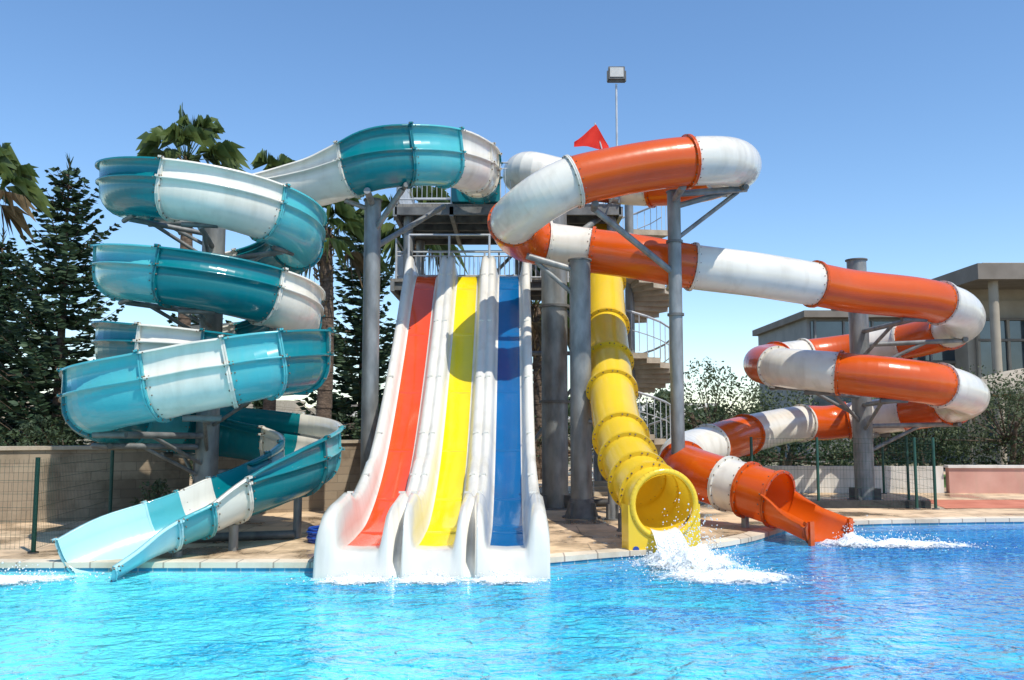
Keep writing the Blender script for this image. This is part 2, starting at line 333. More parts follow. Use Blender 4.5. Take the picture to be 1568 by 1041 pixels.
for q in ((8.0,24.6,2.05,'white'),(7.0,23.8,1.92,'white'),(5.85,22.4,1.75,'orange'),(5.1,21.4,1.62,'orange'),(4.55,20.7,1.5,'white'),(3.75,19.5,1.34,'white'),(3.5,18.3,1.16,'orange'),(3.7,17.4,1.02,'orange'),(4.05,16.85,.90,'white'),(4.35,16.5,.81,'orange'),(4.75,16.05,.68,'orange')):
    C.append(q[:3]); K.append(q[3])
mb=MB()
S,F=sweep(mb,C,K[:-1],tube,n=6,closed=True,ring=.05,ring_at=[0,len(C)-1],bolts=16)
def exit_sec(p):
    w,h=p[3],p[4]; o=[(w+.07,h-.02),(w+.07,h),(w,h)]
    o+=[(w*math.cos(math.radians(a)), RT*math.sin(math.radians(a))*1.0) for a in range(0,-181,-15)]
    o+=[(-w,h),(-w-.07,h),(-w-.07,h-.02)]
    return o
sweep(mb,[(4.75,16.05,.68,.48,.12),(4.95,15.8,.6,.49,.02),(5.15,15.5,.5,.52,-.06),(5.35,15.2,.40,.57,-.06)],['orange']*3,exit_sec,n=4,cen=0,ring_at=[3],ring=.05)
mb.box((4.98,15.0,.02),(.05,.12,.75),'orange',-.9); mb.box((5.82,15.5,.02),(.05,.12,.75),'orange',-.9)
otube=mb.obj('orange_white_tube_water_slide')

def column(x,y,z,r,name='slide_support_column',base=True,k='steel'):
    m=MB(); m.cyl((x,y,.1),(x,y,z),r,k,20)
    m.cyl((x,y,z),(x,y,z+.03),r*1.15,'steel_d',20)
    if base:
        m.cyl((x,y,.1),(x,y,.15),r*1.8,'steel_d',20)
        for a in range(4):
            t=math.radians(45+90*a); m.box((x+math.cos(t)*r*1.3,y+math.sin(t)*r*1.3,.28),(r*.8,.03,.3),'steel_d',t)
    return m
m=column(3.32,17.85,6.75,.135)
m.cyl((3.32,17.85,6.45),(4.75,18.2,6.93),.06,'steel'); m.cyl((3.32,17.85,6.72),(4.85,17.95,6.86),.07,'steel'); m.cyl((3.32,17.85,5.75),(4.7,18.1,6.83),.045,'steel')
m.cyl((4.75,18.4,6.96),(4.75,17.6,6.80),.06,'steel_d'); m.cyl((3.32,17.85,6.58),(3.35,17.0,6.64),.07,'steel')
m.cyl((3.32,17.85,5.05),(1.6,17.0,6.2),.065,'steel'); m.cyl((1.6,17.0,6.2),(1.6,16.7,6.24),.07,'steel_d'); m.cyl((3.32,17.85,4.9),(3.35,18.8,4.9),.06,'steel')
for z in (5.7,4.2): m.cyl((3.32,17.85,z),(3.32,17.85,z+.05),.17,'steel_d',20)
m.obj('slide_support_column')
m=column(1.42,18.35,5.42,.22)
m.cyl((1.42,18.35,.1),(1.42,18.35,.5),.36,'steel_d',20,r2=.24)
m.cyl((1.42,18.35,5.2),(.3,18.2,5.5),.07,'steel'); m.cyl((1.42,18.35,4.6),(.5,18.3,5.4),.05,'steel'); m.cyl((1.42,18.35,5.3),(1.5,19.0,5.3),.08,'steel')
m.obj('slide_support_column')
m=column(.98,20.4,7.25,.3)
for z in (2.5,4.7): m.cyl((.98,20.4,z),(.98,20.4,z+.06),.36,'steel_d',20)
m.cyl((.98,20.4,6.0),(0,22,7.2),.08,'steel'); m.cyl((.98,20.4,6.0),(2.2,22,7.2),.08,'steel')
m.obj('slide_support_column')
m=column(-2.87,17.95,6.6,.17)
m.cyl((-2.87,17.95,6.5),(-2.87,17.2,6.62),.07,'steel'); m.cyl((-2.87,17.95,5.9),(-2.2,17.4,6.7),.06,'steel'); m.cyl((-2.87,17.95,5.6),(-1.6,20.4,7.1),.06,'steel'); m.cyl((-2.87,17.95,6.4),(-3.4,17.7,6.55),.05,'steel')
m.cyl((-2.1,17.2,6.74),(-2.3,17.9,6.74),.05,'steel_d')
m.obj('slide_support_column')
m=column(cx,cy,6.2,.24)
for a,c in seq[::3]+[(60,'x'),(225,'x')]:
    z=4.90-1.92*(a+82)/360.0-.5; t=math.radians(a); p=Vector((cx+2.4*math.cos(t),cy+2.4*math.sin(t),z)); 
    m.cyl((cx,cy,z-.05),p,.06,'steel'); m.cyl((cx,cy,z-.75),Vector((cx,cy,z-.05)).lerp(p,.65),.045,'steel')
    tt=Vector((-math.sin(t),math.cos(t),0)); m.cyl(p-tt*.3,p+tt*.3,.06,'steel_d')
m.cyl((cx,cy,5.0),(7.2,19.7,4.60),.07,'steel')
m.obj('slide_support_column')
m=column(5.2,21.5,1.1,.09); m.obj('slide_support_column')
m=column(4.3,16.6,.40,.07,base=False); m.obj('slide_support_column')

# ---------------------------------------------------------------- yellow tube slide
RY=.455
def tubey(p): return [(RY*math.cos(2*math.pi*i/32),RY*math.sin(2*math.pi*i/32)) for i in range(32)]
C=[(2.5,23.6,7.2),(2.38,22.6,6.4),(2.28,21.6,5.5),(2.18,20.3,4.25),(2.10,19.1,3.35),(2.04,18.1,2.68),(2.0,17.2,2.16),(2.0,16.4,1.76),(2.02,15.6,1.40),(2.10,14.8,1.08),(2.20,14.2,.91),(2.30,13.65,.80)]
mb=MB()
S,F=sweep(mb,C,['yellow']*11,tubey,n=6,closed=True,ring=.075,ring_at=[2,3,4,5,7,8,9,10],bolts=20)
p,T,Lt,U=F[-1]
H=Vector((T.x,T.y,0)).normalized(); Ls=H.cross(UP).normalized()
vi=[];vo=[];vb=[]
n=24
for i in range(n+1):
    a=math.pi+math.pi*i/n; c,s=math.cos(a),math.sin(a)
    t=min(.57/abs(c) if abs(c)>1e-4 else 9,.95/abs(s) if abs(s)>1e-4 else 9)
    vi.append(p+H*.04+Ls*(RY*c)+UP*(RY*s)); vo.append(p+H*.04+Ls*(t*c)+UP*(t*s))
    vb.append(p-H*.30+Ls*(t*c)+UP*(t*s))
A=n+1
mb.add(vi+vo+vb,[(i,i+1,A+i+1,A+i) for i in range(n)]+[(A+i,A+i+1,2*A+i+1,2*A+i) for i in range(n)],'yellow')
for i in range(40):
    a0=2*math.pi*i/40; a1=2*math.pi*(i+1)/40
    q0=p+Ls*(.50*math.cos(a0))+UP*(.50*math.sin(a0))+H*.03; q1=p+Ls*(.50*math.cos(a1))+UP*(.50*math.sin(a1))+H*.03
    mb.cyl(q0,q1,.05,'yellow',8,caps=False)
mb.cyl(p+H*.06+Ls*.46-UP*.66,p+H*.045+Ls*.46-UP*.66,.05,'bluep',12)
mb.obj('yellow_tube_water_slide')
m=column(2.0,17.9,2.1,.09); m.cyl((2.0,17.9,2.0),(1.42,18.35,2.1),.05,'steel'); m.obj('slide_support_column')
m=column(2.0,16.0,1.0,.08); m.obj('slide_support_column')

# ---------------------------------------------------------------- three lane slide
prof=[(11.80,-.15),(11.83,.08),(11.90,.27),(12.05,.35),(12.6,.36),(13.2,.39),(14,.48),(15,.80),(16,1.32),(17,2.05),(18,2.9),(19,3.83),(20,4.85),(20.7,5.42),(21.3,5.60),(21.8,5.62)]
PS=crom(prof,5)
def hwall(y):
    pts=[(11.80,.04),(11.87,.20),(11.98,.36),(12.15,.47),(12.5,.56),(13.35,.60),(13.75,.46),(14.4,.40),(15.5,.42),(15.62,.33),(20.2,.31),(20.8,.50),(21.05,.5),(21.3,.3),(22,.3)]
    for (a,b),(c,d) in zip(pts,pts[1:]):
        if y<=c: return b+(d-b)*max(0,(y-a))/(c-a)
    return .3
X0=-2.52
mb=MB()
lanes=['lane_red','lane_yellow','lane_blue']
rows=[]
for (y,z) in PS:
    h=hwall(y); g=.05 if y>13.2 else .05+(13.2-y)/1.4*(h+.3)
    gw=.012 if y>13.2 else .012+.06*(13.2-y)/1.4
    fl=max(0,min(1,(15.5-y)/2.0))*.08
    bot=-.42 if y>12 else -.35
    sec=[(-fl,max(bot,-.3-z)),(-fl,h*.55),(.01-fl*.6,h*.9),(.06-fl*.4,h),(.11,h),(.16,h*.86),(.2,h*.3),(.225,.03),(.26,0)]
    x=.26
    for ln in range(3):
        sec+=[(x+.23,-.012),(x+.46,0)]
        x+=.46
        if ln<2:
            c=x+.26
            sec+=[(x+.035,.03),(x+.06,h*.35),(x+.10,h*.88),(x+.15,h),(c-gw-.03,h),(c-gw,h-g),(c+gw,h-g),(c+gw+.03,h),(c+.11,h),(c+.16,h*.88),(c+.20,h*.35),(c+.225,.03),(c+.26,0)]
            x=c+.26
    sec+=[(x+.035,.03),(x+.06,h*.3),(x+.10,h*.86),(x+.15,h),(x+.20+fl*.4,h),(x+.25+fl*.6,h*.9),(x+.26+fl,h*.55),(x+.26+fl,max(bot,-.3-z))]
    rows.append([(X0+a,y,z+b) for a,b in sec])
m_=len(rows[0])
lane_strip={}
i=8
for ln in range(3):
    lane_strip[i]=ln; lane_strip[i+1]=ln
    i+=2
    if ln<2: i+=13
vs=[v for r in rows for v in r]
for a in range(m_-1):
    for r in range(len(rows)-1):
        k='lanewhite'
        if a in lane_strip and PS[r][0]>12.3: k=lanes[lane_strip[a]]
        mb.add([vs[r*m_+a],vs[r*m_+a+1],vs[(r+1)*m_+a+1],vs[(r+1)*m_+a]],[(0,1,2,3)],k,True)
tls=mb
def zat(y):
    for (a,b),(c,d) in zip(PS,PS[1:]):
        if a<=y<=c: return b+(d-b)*(y-a)/(c-a)
    return 5.6
for y in (13.4,14.9,16.3,17.7,19.1,20.3):
    z=zat(y); z2=zat(y+.04)
    for ln in range(3):
        xa=X0+.27+ln*.98; 
        tls.add([(xa,y,z+.012),(xa+.44,y,z+.012),(xa+.44,y+.04,z2+.014),(xa,y+.04,z2+.014),(xa,y-.004,z-.02),(xa+.44,y-.004,z-.02)],[(0,1,2,3),(4,5,1,0)],lanes[ln])
    h=hwall(y)
    for xx,w in ((X0+.105,.09),(X0+.98-.1,.1),(X0+.98+.1-.02,.1),(X0+1.96-.1,.1),(X0+1.96+.08,.1),(X0+2.83,.1)):
        tls.box((xx,y+.02,z+h+.012),(w,.05,.03),'lanewhite')
for xx in (X0+.1,X0+.98,X0+1.96,X0+2.84):
    for y in (15.5,18.0,20.2):
        tls.cyl((xx,y,.1),(xx,y,zat(y)-.1),.06,'steel',8)
me=tls.obj('three_lane_water_slide')
wm=me.modifiers.new('weld','WELD'); wm.merge_threshold=.0005

# ---------------------------------------------------------------- tower
mb=MB()
def rail(mb,p,q,h=1.05,sp=.12,k='rail',post=1.2,r=.022,rb=.010):
    p=Vector(p);q=Vector(q);d=q-p;Ln=d.length
    for zz in (h,.12): mb.cyl(p+UP*zz,q+UP*zz,r,k,6)
    mb.cyl(p+UP*(h*.86),q+UP*(h*.86),r*.6,k,5)
    n=max(1,int(Ln/sp))
    for i in range(n+1):
        a=p+d*(i/n); mb.cyl(a+UP*.12,a+UP*(h*.86),rb,k,4,caps=False)
    n=max(1,round(Ln/post))
    for i in range(n+1):
        a=p+d*(i/n); mb.cyl(a,a+UP*h,r*1.2,k,6)
mb.box((-.1,23.4,7.42),(5.6,3.6,.08),'grate')
for y in (21.6,22.5,23.4,24.3,25.2): mb.box((-.1,y,7.28),(5.6,.1,.2),'steel_d')
for x in (-2.9,-1.5,0,1.3,2.7): mb.box((x,23.4,7.26),(.1,3.7,.24),'steel')
rail(mb,(-2.85,21.6,7.46),(-1.5,21.6,7.46)); rail(mb,(-.3,21.6,7.46),(.1,21.6,7.46)); rail(mb,(.9,21.5,7.46),(2.65,21.5,7.46))
rail(mb,(-2.85,25.1,7.46),(2.65,25.1,7.46)); rail(mb,(-2.85,21.6,7.46),(-2.85,25.1,7.46)); rail(mb,(2.65,21.5,7.46),(2.65,23.6,7.46))
mb.box((-.9,21.75,7.75),(1.2,.5,.5),'teal')
mb.box((-1.0,22.6,5.56),(4.0,1.9,.08),'grate')
for y in (21.75,22.6,23.5): mb.box((-1.0,y,5.42),(4.0,.1,.2),'steel_d')
for x in (-2.95,-1,.95): mb.box((x,22.6,5.40),(.1,2.0,.24),'steel')
rail(mb,(-2.85,23.5,5.6),(.9,23.5,5.6)); rail(mb,(-2.9,21.9,5.6),(-2.9,23.5,5.6))
for x in (-2.55,-1.55,-.56,.42):
    mb.cyl((x,21.6,5.6),(x,21.6,6.68),.03,'rail',8)
mb.cyl((-2.55,21.6,6.68),(.42,21.6,6.68),.03,'rail',8)
rail(mb,(-2.9,21.95,5.6),(.42,21.95,5.6),h=.72)
rail(mb,(.46,21.6,5.5),(2.3,21.6,5.5),h=.95)
for x,y in ((-2.6,21.9),(-2.6,24.8),(2.4,24.8),(.2,24.8),(2.5,21.9)):
    mb.cyl((x,y,.1),(x,y,7.2),.12,'steel',12)
for a,b in (((-2.6,24.8,1),(.2,24.8,4)),((.2,24.8,1),(2.4,24.8,4)),((-2.6,24.8,4),(.2,24.8,7)),((2.4,24.8,4),(.2,24.8,7)),((2.5,21.9,5.2),(1,21.9,7.2)),((-2.6,21.9,5.9),(-2.6,23.5,7.2)),((-2.6,21.9,3),(-2.6,24.8,5.4))):
    mb.cyl(a,b,.05,'steel',8)
mb.cyl((-2.6,24.8,4.0),(2.4,24.8,4.0),.06,'steel',8)
mb.obj('slide_tower')

# helical staircase
mb=MB(); sx,sy=3.25,24.2
mb.cyl((sx,sy,.1),(sx,sy,8.4),.12,'steel',14)
ns=62; z0=.1; z1=7.4; prev=None
for i in range(ns):
    a=math.radians(200-i*20.5); z=z0+(z1-z0)*i/ns; da=math.radians(21.5)
    v=[]
    for zz in (z-.02,z+.13):
        for rr,aa in ((.12,a),(1.15,a),(1.15,a-da),(.12,a-da)): v.append((sx+rr*math.cos(aa),sy+rr*math.sin(aa),zz))
    mb.add(v,[(0,3,2,1),(4,5,6,7),(0,1,5,4),(1,2,6,5),(2,3,7,6),(3,0,4,7)],'tan')
    q=Vector((sx+1.15*math.cos(a),sy+1.15*math.sin(a),z+.1))
    for e in (0,.5):
        ae=a-da*e; qq=Vector((sx+1.15*math.cos(ae),sy+1.15*math.sin(ae),z+.1+e*.11)); mb.cyl(qq,qq+UP*.95,.013,'rail',4,caps=False)
    if prev is not None:
        mb.cyl(prev+UP*.98,q+UP*.98,.03,'rail',6); mb.cyl(prev+UP*.5,q+UP*.5,.014,'rail',5)
    prev=q
mb.obj('spiral_staircase')

# flag and floodlight
mb=MB()
g=8; vs=[]
for i in range(g+1):
    for j in range(g+1):
        u=i/g; v=j/g
        top=.10+.46*min(u/.62,1) if u<.62 else .56*(1-(u-.62)/.38)+.10*((u-.62)/.38)
        P=Vector((1.46+.82*u, 20.3+.07*math.sin(u*8+v*2), 8.52-.08*u+top*(1-v)))
        vs.append(P)
mb.add(vs,[(i*(g+1)+j,i*(g+1)+j+1,(i+1)*(g+1)+j+1,(i+1)*(g+1)+j) for i in range(g) for j in range(g)],'flag',True)
mb.cyl((2.42,20.36,7.3),(1.95,20.36,9.1),.018,'rail',6)
mb.cyl((2.42,20.36,7.35),(2.42,21.5,7.46),.02,'rail',6)
mb.obj('red_flag')
mb=MB()
mb.cyl((2.95,24.3,7.4),(2.95,24.3,11.6),.03,'rail',8)
mb.box((2.95,24.28,11.68),(.5,.1,.06),'steel_d'); 
mb.box((2.95,24.22,11.88),(.46,.14,.36),'steel_d'); mb.box((2.95,24.14,11.89),(.38,.02,.27),'lampglass')
for s in (-1,1): mb.box((2.95+s*.255,24.22,11.8),(.03,.08,.3),'steel_d')
mb.obj('floodlight')

# ---------------------------------------------------------------- ground, deck, pool
mb=MB()
B=1500; z=.08
xs=[-B,-25,25,B]; ys=[-300,.8,19.5,B]
for i in range(3):
    for j in range(3):
        if i==1 and j==1: continue
        mb.add([(xs[i],ys[j],z),(xs[i+1],ys[j],z),(xs[i+1],ys[j+1],z),(xs[i],ys[j+1],z)],[(0,1,2,3)],'ground')
mb.obj('ground')
edge=[(-26,12.3),(-12,12.3),(-6,12.32),(-.4,12.36),(.5,12.75),(1.4,13.25),(2.4,13.72),(3.3,14.35),(4.1,15.2),(4.7,16.1),(5.4,16.95),(6.6,17.55),(8.4,17.9),(12,18.2),(26,18.6)]
E=[p for p in crom(edge,4)]
w=.32
EN=[]
for i,(x,y) in enumerate(E):
    a=E[max(0,i-1)]; b=E[min(len(E)-1,i+1)]; d=Vector((b[0]-a[0],b[1]-a[1])).normalized(); EN.append((x-d.y*w,y+d.x*w))
n=len(E)
mb=MB()
v=[(x,y,.12) for x,y in EN]+[(x,40,.12) for x,y in EN]
mb.add(v,[(i,i+1,n+i+1,n+i) for i in range(n-1)],'deck')
mb.obj('pool_deck')
mb=MB()
v=[(x,y,.135) for x,y in E]+[(x,y,.135) for x,y in EN]+[(x,y,.06) for x,y in E]+[(x,y,.10) for x,y in EN]
mb.add(v,[(i,i+1,n+i+1,n+i) for i in range(n-1)]+[(2*n+i,2*n+i+1,i+1,i) for i in range(n-1)]+[(n+i,n+i+1,3*n+i+1,3*n+i) for i in range(n-1)],'coping')
v=[(x,y+.02,.065) for x,y in E]+[(x,y+.02,-.5) for x,y in E]
mb.add(v,[(i,i+1,n+i+1,n+i) for i in range(n-1)],'tile')
mb.box((0,.95,.1),(50,.35,.1),'coping'); mb.box((0,1.11,-.2),(50,.03,.5),'tile')
mb.obj('pool_coping')
mb=MB()
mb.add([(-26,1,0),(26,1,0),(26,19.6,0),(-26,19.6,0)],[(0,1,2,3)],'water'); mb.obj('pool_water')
mb=MB()
for (xa,ya,xb,yb) in ((9.8,20.3,12.4,22.6),(13.4,19.6,17,21.2),(14.2,22.4,20,24.2)):
    mb.add([(xa,ya,.126),(xb,ya,.126),(xb+.5,yb,.126),(xa+.5,yb,.126)],[(0,1,2,3)],'redpave')
mb.obj('red_paving')
mb=MB(); mb.add([(4,27,.13),(16,27,.13),(18,34,.13),(4,34,.13)],[(0,1,2,3)],'lawn'); mb.obj('lawn')

def wall(name,p,q,h,th,k,cap=None):
    p=Vector((*p,0)); q=Vector((*q,0)); d=q-p; L_=d.length
    me=MB(); me.box((L_/2,0,h/2+.1),(L_,th,h),k)
    if cap: me.box((L_/2,0,h+.13),(L_+.06,th+.1,.07),cap)
    o=me.obj(name); o.location=p; o.rotation_euler=(0,0,math.atan2(d.y,d.x)); return o
wall('stone_wall',(-14,15.6),(-6.7,18.6),1.42,.3,'stone','tan')
wall('stone_wall',(-6.65,18.7),(-1.5,21.3),1.5,.3,'stone','tan')
wall('white_wall',(6.5,25.2),(12.0,25.0),.75,.2,'whitew')
wall('pink_wall',(12.1,24.9),(27,24.3),.72,.22,'pinkw','whitew')

def fence(name,pts,h):
    m=MB()
    for (a,b) in zip(pts,pts[1:]):
        a=Vector((*a,.12)); b=Vector((*b,.12)); d=b-a; L_=d.length; n=int(L_/.07)
        for i in range(n+1):
            q=a+d*(i/n); m.cyl(q+UP*.05,q+UP*(h-.03),.0022,'green',3,caps=False)
        for k in range(int(h/.2)+1):
            zz=min(.06+k*.2,h-.03); m.cyl(a+UP*zz,b+UP*zz,.0030,'green',3,caps=False)
    for a in pts:
        m.cyl((*a,.1),(*a,.12+h),.035,'green',8); m.cyl((*a,.1),(*a,.14),.08,'steel_d',8)
    return m.obj(name)
fence('green_mesh_fence',[(-12,13.5),(-9.4,13.4),(-7.05,13.3)],1.4)
fence('green_mesh_fence',[(-7.05,13.3),(-7.6,17.0)],1.4)
fence('green_mesh_fence',[(5.6,20.9),(7.0,20.5),(9.1,20.2),(9.5,20.15),(9.9,22.4),(10.2,24.6)],1.6)
m=MB(); m.box((8.0,20.5,.2),(3.0,.25,.16),'black'); m.cyl((1.6,20.6,.22),(3.4,20.9,.22),.08,'black'); m.cyl((-5.2,14.4,.2),(-3.6,14.9,.2),.07,'steel_d'); m.cyl((-6.8,16.0,.5),(-5.6,16.3,.5),.06,'steel')
m.obj('water_pipe')
m=MB()
for k in range(5):
    for i in range(20):
        a=6.283*i/20; b=6.283*(i+1)/20; r=.30+.02*(k%2)
        m.cyl((-2.98+r*math.cos(a),14.6+r*math.sin(a),.15+.045*k),(-2.98+r*math.cos(b),14.6+r*math.sin(b),.15+.045*k),.025,'bluep',6,caps=False)
m.obj('coiled_blue_hose')

# ---------------------------------------------------------------- trees
def rv(): 
    while True:
        v=Vector((R.uniform(-1,1),R.uniform(-1,1),R.uniform(-1,1)))
        if .05<v.length<1: return v
def pine(name,x,y,H,R0,lean=0,zb=.08):
    m=MB(); n=8
    for i in range(n):
        a=i/n;b=(i+1)/n
        m.cyl((x+lean*a,y,.1+H*a),(x+lean*b,y,.1+H*b),.22*(1-a)+.02,'bark',8,r2=.22*(1-b)+.02,caps=False)
    z=H*zb
    while z<H*.985:
        f=z/H; Lb=R0*(1-f)**.75*R.uniform(.8,1.15)+.14
        nb=R.randint(5,8); a0=R.uniform(0,6.28)
        for k in range(nb):
            a=a0+6.283*k/nb+R.uniform(-.3,.3); L_=Lb*R.uniform(.65,1.15); d=Vector((math.cos(a),math.sin(a),0)); s=Vector((-d.y,d.x,0))
            base=Vector((x+lean*f,y,z+R.uniform(-.08,.08))); st=max(3,int(L_/.15)); up=.12+.35*f
            def P(t): return base+d*(L_*t)+UP*(L_*(up*t-.18*math.sin(t*3.14)+ .12*t*t))
            m.cyl(base,P(.5),.03,'bark',4,caps=False); m.cyl(P(.5),P(1),.02,'bark',4,r2=.006,caps=False)
            for q in range(1,st+1):
                t=q/st
                if t<.16: continue
                c=P(t); tw=(.46*(1-.5*t)+.10)*min(1,L_/1.4+.3)
                for sg in (-1,1):
                    for rep in range(2):
                        dd=(s*sg+d*R.uniform(.35,.95)+UP*R.uniform(-.22,.40)).normalized(); e=c+dd*tw*R.uniform(.7,1.15); wv=dd.cross(rv()).normalized()*R.uniform(.045,.08)
                        mid=c.lerp(e,.5)
                        m.add([c-wv*.5,c+wv*.5,mid+wv*1.2,e,mid-wv*1.2],[(0,1,2,3,4)],'pine')
                tip=c+d*.14+UP*.05; w2=rv()*.06
                m.add([c-w2,c+w2,tip],[(0,1,2)],'pine')
        z+=H*.036*R.uniform(.9,1.15)
    top=Vector((x+lean,y,H+.1))
    for k in range(24):
        dd=(rv()*.6+UP*.7); c=top-UP*R.uniform(0,.5); w=rv()*.05; m.add([c-w,c+w,c+dd*.4],[(0,1,2)],'pine')
    return m.obj(name)
pine('norfolk_pine_tree',-16.6,32.5,11.7,3.3)
pine('norfolk_pine_tree',-20.4,35,9.6,3.4)
pine('norfolk_pine_tree',-5.9,35,10.2,2.8)
pine('norfolk_pine_tree',-13.4,38,8.0,2.6)

def palm(name,x,y,zt,cr=1.0,leaves=34,skirt=1.0,tr=.22,wind=(0.25,0),low=120):
    m=MB(); n=14
    pts=[]
    for i in range(n+1):
        f=i/n; pts.append(Vector((x+.15*math.sin(f*3),y,.1+(zt-.1)*f)))
    for i in range(n):
        m.cyl(pts[i],pts[i+1],tr*(1.15-.25*i/n),'bark',10,r2=tr*(1.05-.25*i/n),caps=False)
    top=pts[-1]
    for k in range(110):
        a=R.uniform(0,6.28); z=zt-R.uniform(0,skirt*2.6); d=Vector((math.cos(a),math.sin(a),0)); b=Vector((x,y,z))+d*tr*.8
        m.cyl(b,b+d*.16+UP*.16,.05,'dead' if R.random()<.6 else 'bark',4,r2=.02)
    for k in range(leaves):
        u=(k+.5)/leaves; el=math.radians(84-low*u+R.uniform(-8,8)); a=k*2.39996+R.uniform(-.2,.2)
        d=Vector((math.cos(a)*math.cos(el),math.sin(a)*math.cos(el),math.sin(el)))+Vector((wind[0],wind[1],0)); d.normalize()
        mt='palm' if u<.92 else 'dead'
        pl=.95*cr*R.uniform(.7,1.3); hub=top+d*pl-UP*.12*pl*u
        m.cyl(top,hub,.022,mt,4,r2=.012,caps=False)
        s=d.cross(UP)
        if s.length<.1: s=Vector((1,0,0))
        s.normalize(); s=(s+rv()*.3).normalized()
        nb=13; bl=1.02*cr*R.uniform(.8,1.15)
        for j in range(nb):
            an=math.radians(-72+144*j/(nb-1)+R.uniform(-4,4)); dd=(d*math.cos(an)+s*math.sin(an)).normalized(); l2=bl*(.68+.32*math.cos(an))*R.uniform(.75,1.2)
            wv=dd.cross(d.cross(s)).normalized()*.030*cr
            mid=hub+dd*l2*.5-UP*.03; tip=hub+dd*l2*.85-UP*(.50*l2*R.uniform(.5,1.6)+.05)+Vector((wind[0],wind[1],0))*.25
            m.add([hub,mid+wv,tip,mid-wv],[(0,1,2),(0,2,3)],mt)
    return m.obj(name)
palm('fan_palm_tree',-11.3,30,11.1,1.15,26,wind=(.22,.0),low=105)
palm('fan_palm_tree',-9.1,33,11.0,1.0,20)
palm('fan_palm_tree',-6.45,30,8.7,1.05,26,skirt=1.6,tr=.25)
palm('fan_palm_tree',-3.4,30.5,9.2,1.05,26,skirt=1.6,tr=.27,low=140)
palm('fan_palm_tree',.8,31,6.2,1.1,30,skirt=1.2)
palm('fan_palm_tree',-18.0,29.5,10.0,1.1,20,low=100,wind=(.3,0))

def bushtree(name,x,y,H,rx,rz,k='olive',lumps=26,per=170,leaf=.13,trunk=True):
    m=MB(); c=Vector((x,y,H-rz))
    if trunk:
        for t in range(3):
            a=R.uniform(0,6.28); m.cyl((x+.1*math.cos(a),y+.1*math.sin(a),.1),(x+rx*.4*math.cos(a),y+rx*.4*math.sin(a),H-rz),.13,'bark',7,r2=.05)
    for l in range(lumps):
        v=rv(); lc=c+Vector((v.x*rx,v.y*rx,v.z*rz)); lr=R.uniform(.28,.5)*min(rx,rz*1.2)
        m.cyl(c-UP*rz*.4,lc,.035,'bark',4,r2=.01,caps=False)
        for q in range(per):
            w=rv().normalized()*lr*R.uniform(.5,1.1); p=lc+w
            if p.z<.15: continue
            a=rv().normalized(); b=a.cross(rv()).normalized(); s=leaf*R.uniform(.5,1.2)
            m.add([p-a*s*.5,p+b*s*.25,p+a*s*.5,p-b*s*.25],[(0,1,2,3)],k)
    return m.obj(name)
bushtree('olive_tree',6.6,29.5,3.9,1.7,1.5)
bushtree('olive_tree',9.6,32,3.3,1.9,1.3)
bushtree('olive_tree',12.4,31,2.9,1.8,1.2)
bushtree('olive_tree',15.8,28.5,3.7,2.2,1.6,lumps=34,per=190)
bushtree('olive_tree',14.3,31,3.0,1.8,1.3)
bushtree('olive_tree',18.4,29,4.2,2.2,1.8,lumps=34,per=190)
bushtree('hedge',10.5,34,2.2,6.5,1.1,'darkbush',60,150,.16,trunk=False)
bushtree('hedge',-15,30,2.0,6.5,1.0,'darkbush',60,150,.16,trunk=False)
bushtree('hedge',-3,29,2.6,3.8,1.3,'darkbush',50,150,.15,trunk=False)
bushtree('hedge',2.5,33,3.0,3.8,1.5,'darkbush',50,150,.15,trunk=False)
bushtree('shrub',-6.9,17.2,.9,.4,.4,'olive',8,90,.09,trunk=False)

# ---------------------------------------------------------------- building
mb=MB()
mb.box((21.2,50,3.8),(12,9,7.4),'greyw'); mb.box((21.2,49.8,7.65),(12.6,9.8,.35),'roofb')
mb.box((20.7,45.46,6.3),(10.6,.06,2.0),'glass')
for i in range(8): mb.box((15.6+i*1.48,45.40,6.3),(.10,.12,2.05),'greyw')
mb.box((20.7,45.40,5.2),(11,.14,.14),'roofb'); mb.box((20.7,45.46,3.4),(10.6,.06,2.4),'glass')
mb.box((31.5,48.6,4.5),(17.5,9,8.6),'wallb'); mb.box((31.5,47.0,9.15),(19.5,12.2,.75),'roofb'); mb.box((31.5,47.0,9.58),(18.5,11.2,.12),'tan')
mb.box((31.5,44.06,7.75),(17.3,.1,.9),'wallb')
mb.box((31.5,44.04,5.5),(16.6,.1,3.4),'glass')
for i in range(12):
    mb.box((23.2+i*1.5,43.94,5.5),(.12,.16,3.5),'wallb')
for z in (3.75,6.2,7.25): mb.box((31.5,43.90,z),(16.7,.12,.12),'roofb')
for x in (22.8,27,31.5,36): mb.cyl((x,41.6,.1),(x,41.6,8.8),.22,'wallb',12)
mb.box((31.5,43.0,3.5),(17.5,2.2,.3),'wallb')
mb.box((31.5,44.05,1.9),(16,.1,2.6),'glass')
mb.obj('clubhouse_building')
mb=MB()
n=10
def sp(i,j):
    a=math.pi/2*i/n; b=2*math.pi*j/16; return (22.5+4.2*math.cos(a)*math.cos(b),36+3*math.cos(a)*math.sin(b),3.2+1.2*math.sin(a))
for i in range(n):
    for j in range(16):
        mb.add([sp(i,j),sp(i,j+1),sp(i+1,j+1),sp(i+1,j)],[(0,1,2,3)],'tan',True)
for a in range(8):
    b=math.pi*2*a/8; mb.cyl((22.5+4*math.cos(b),36+2.8*math.sin(b),.1),(22.5+4*math.cos(b),36+2.8*math.sin(b),3.25),.07,'tan',8)
mb.obj('canopy_pavilion')
mb=MB()
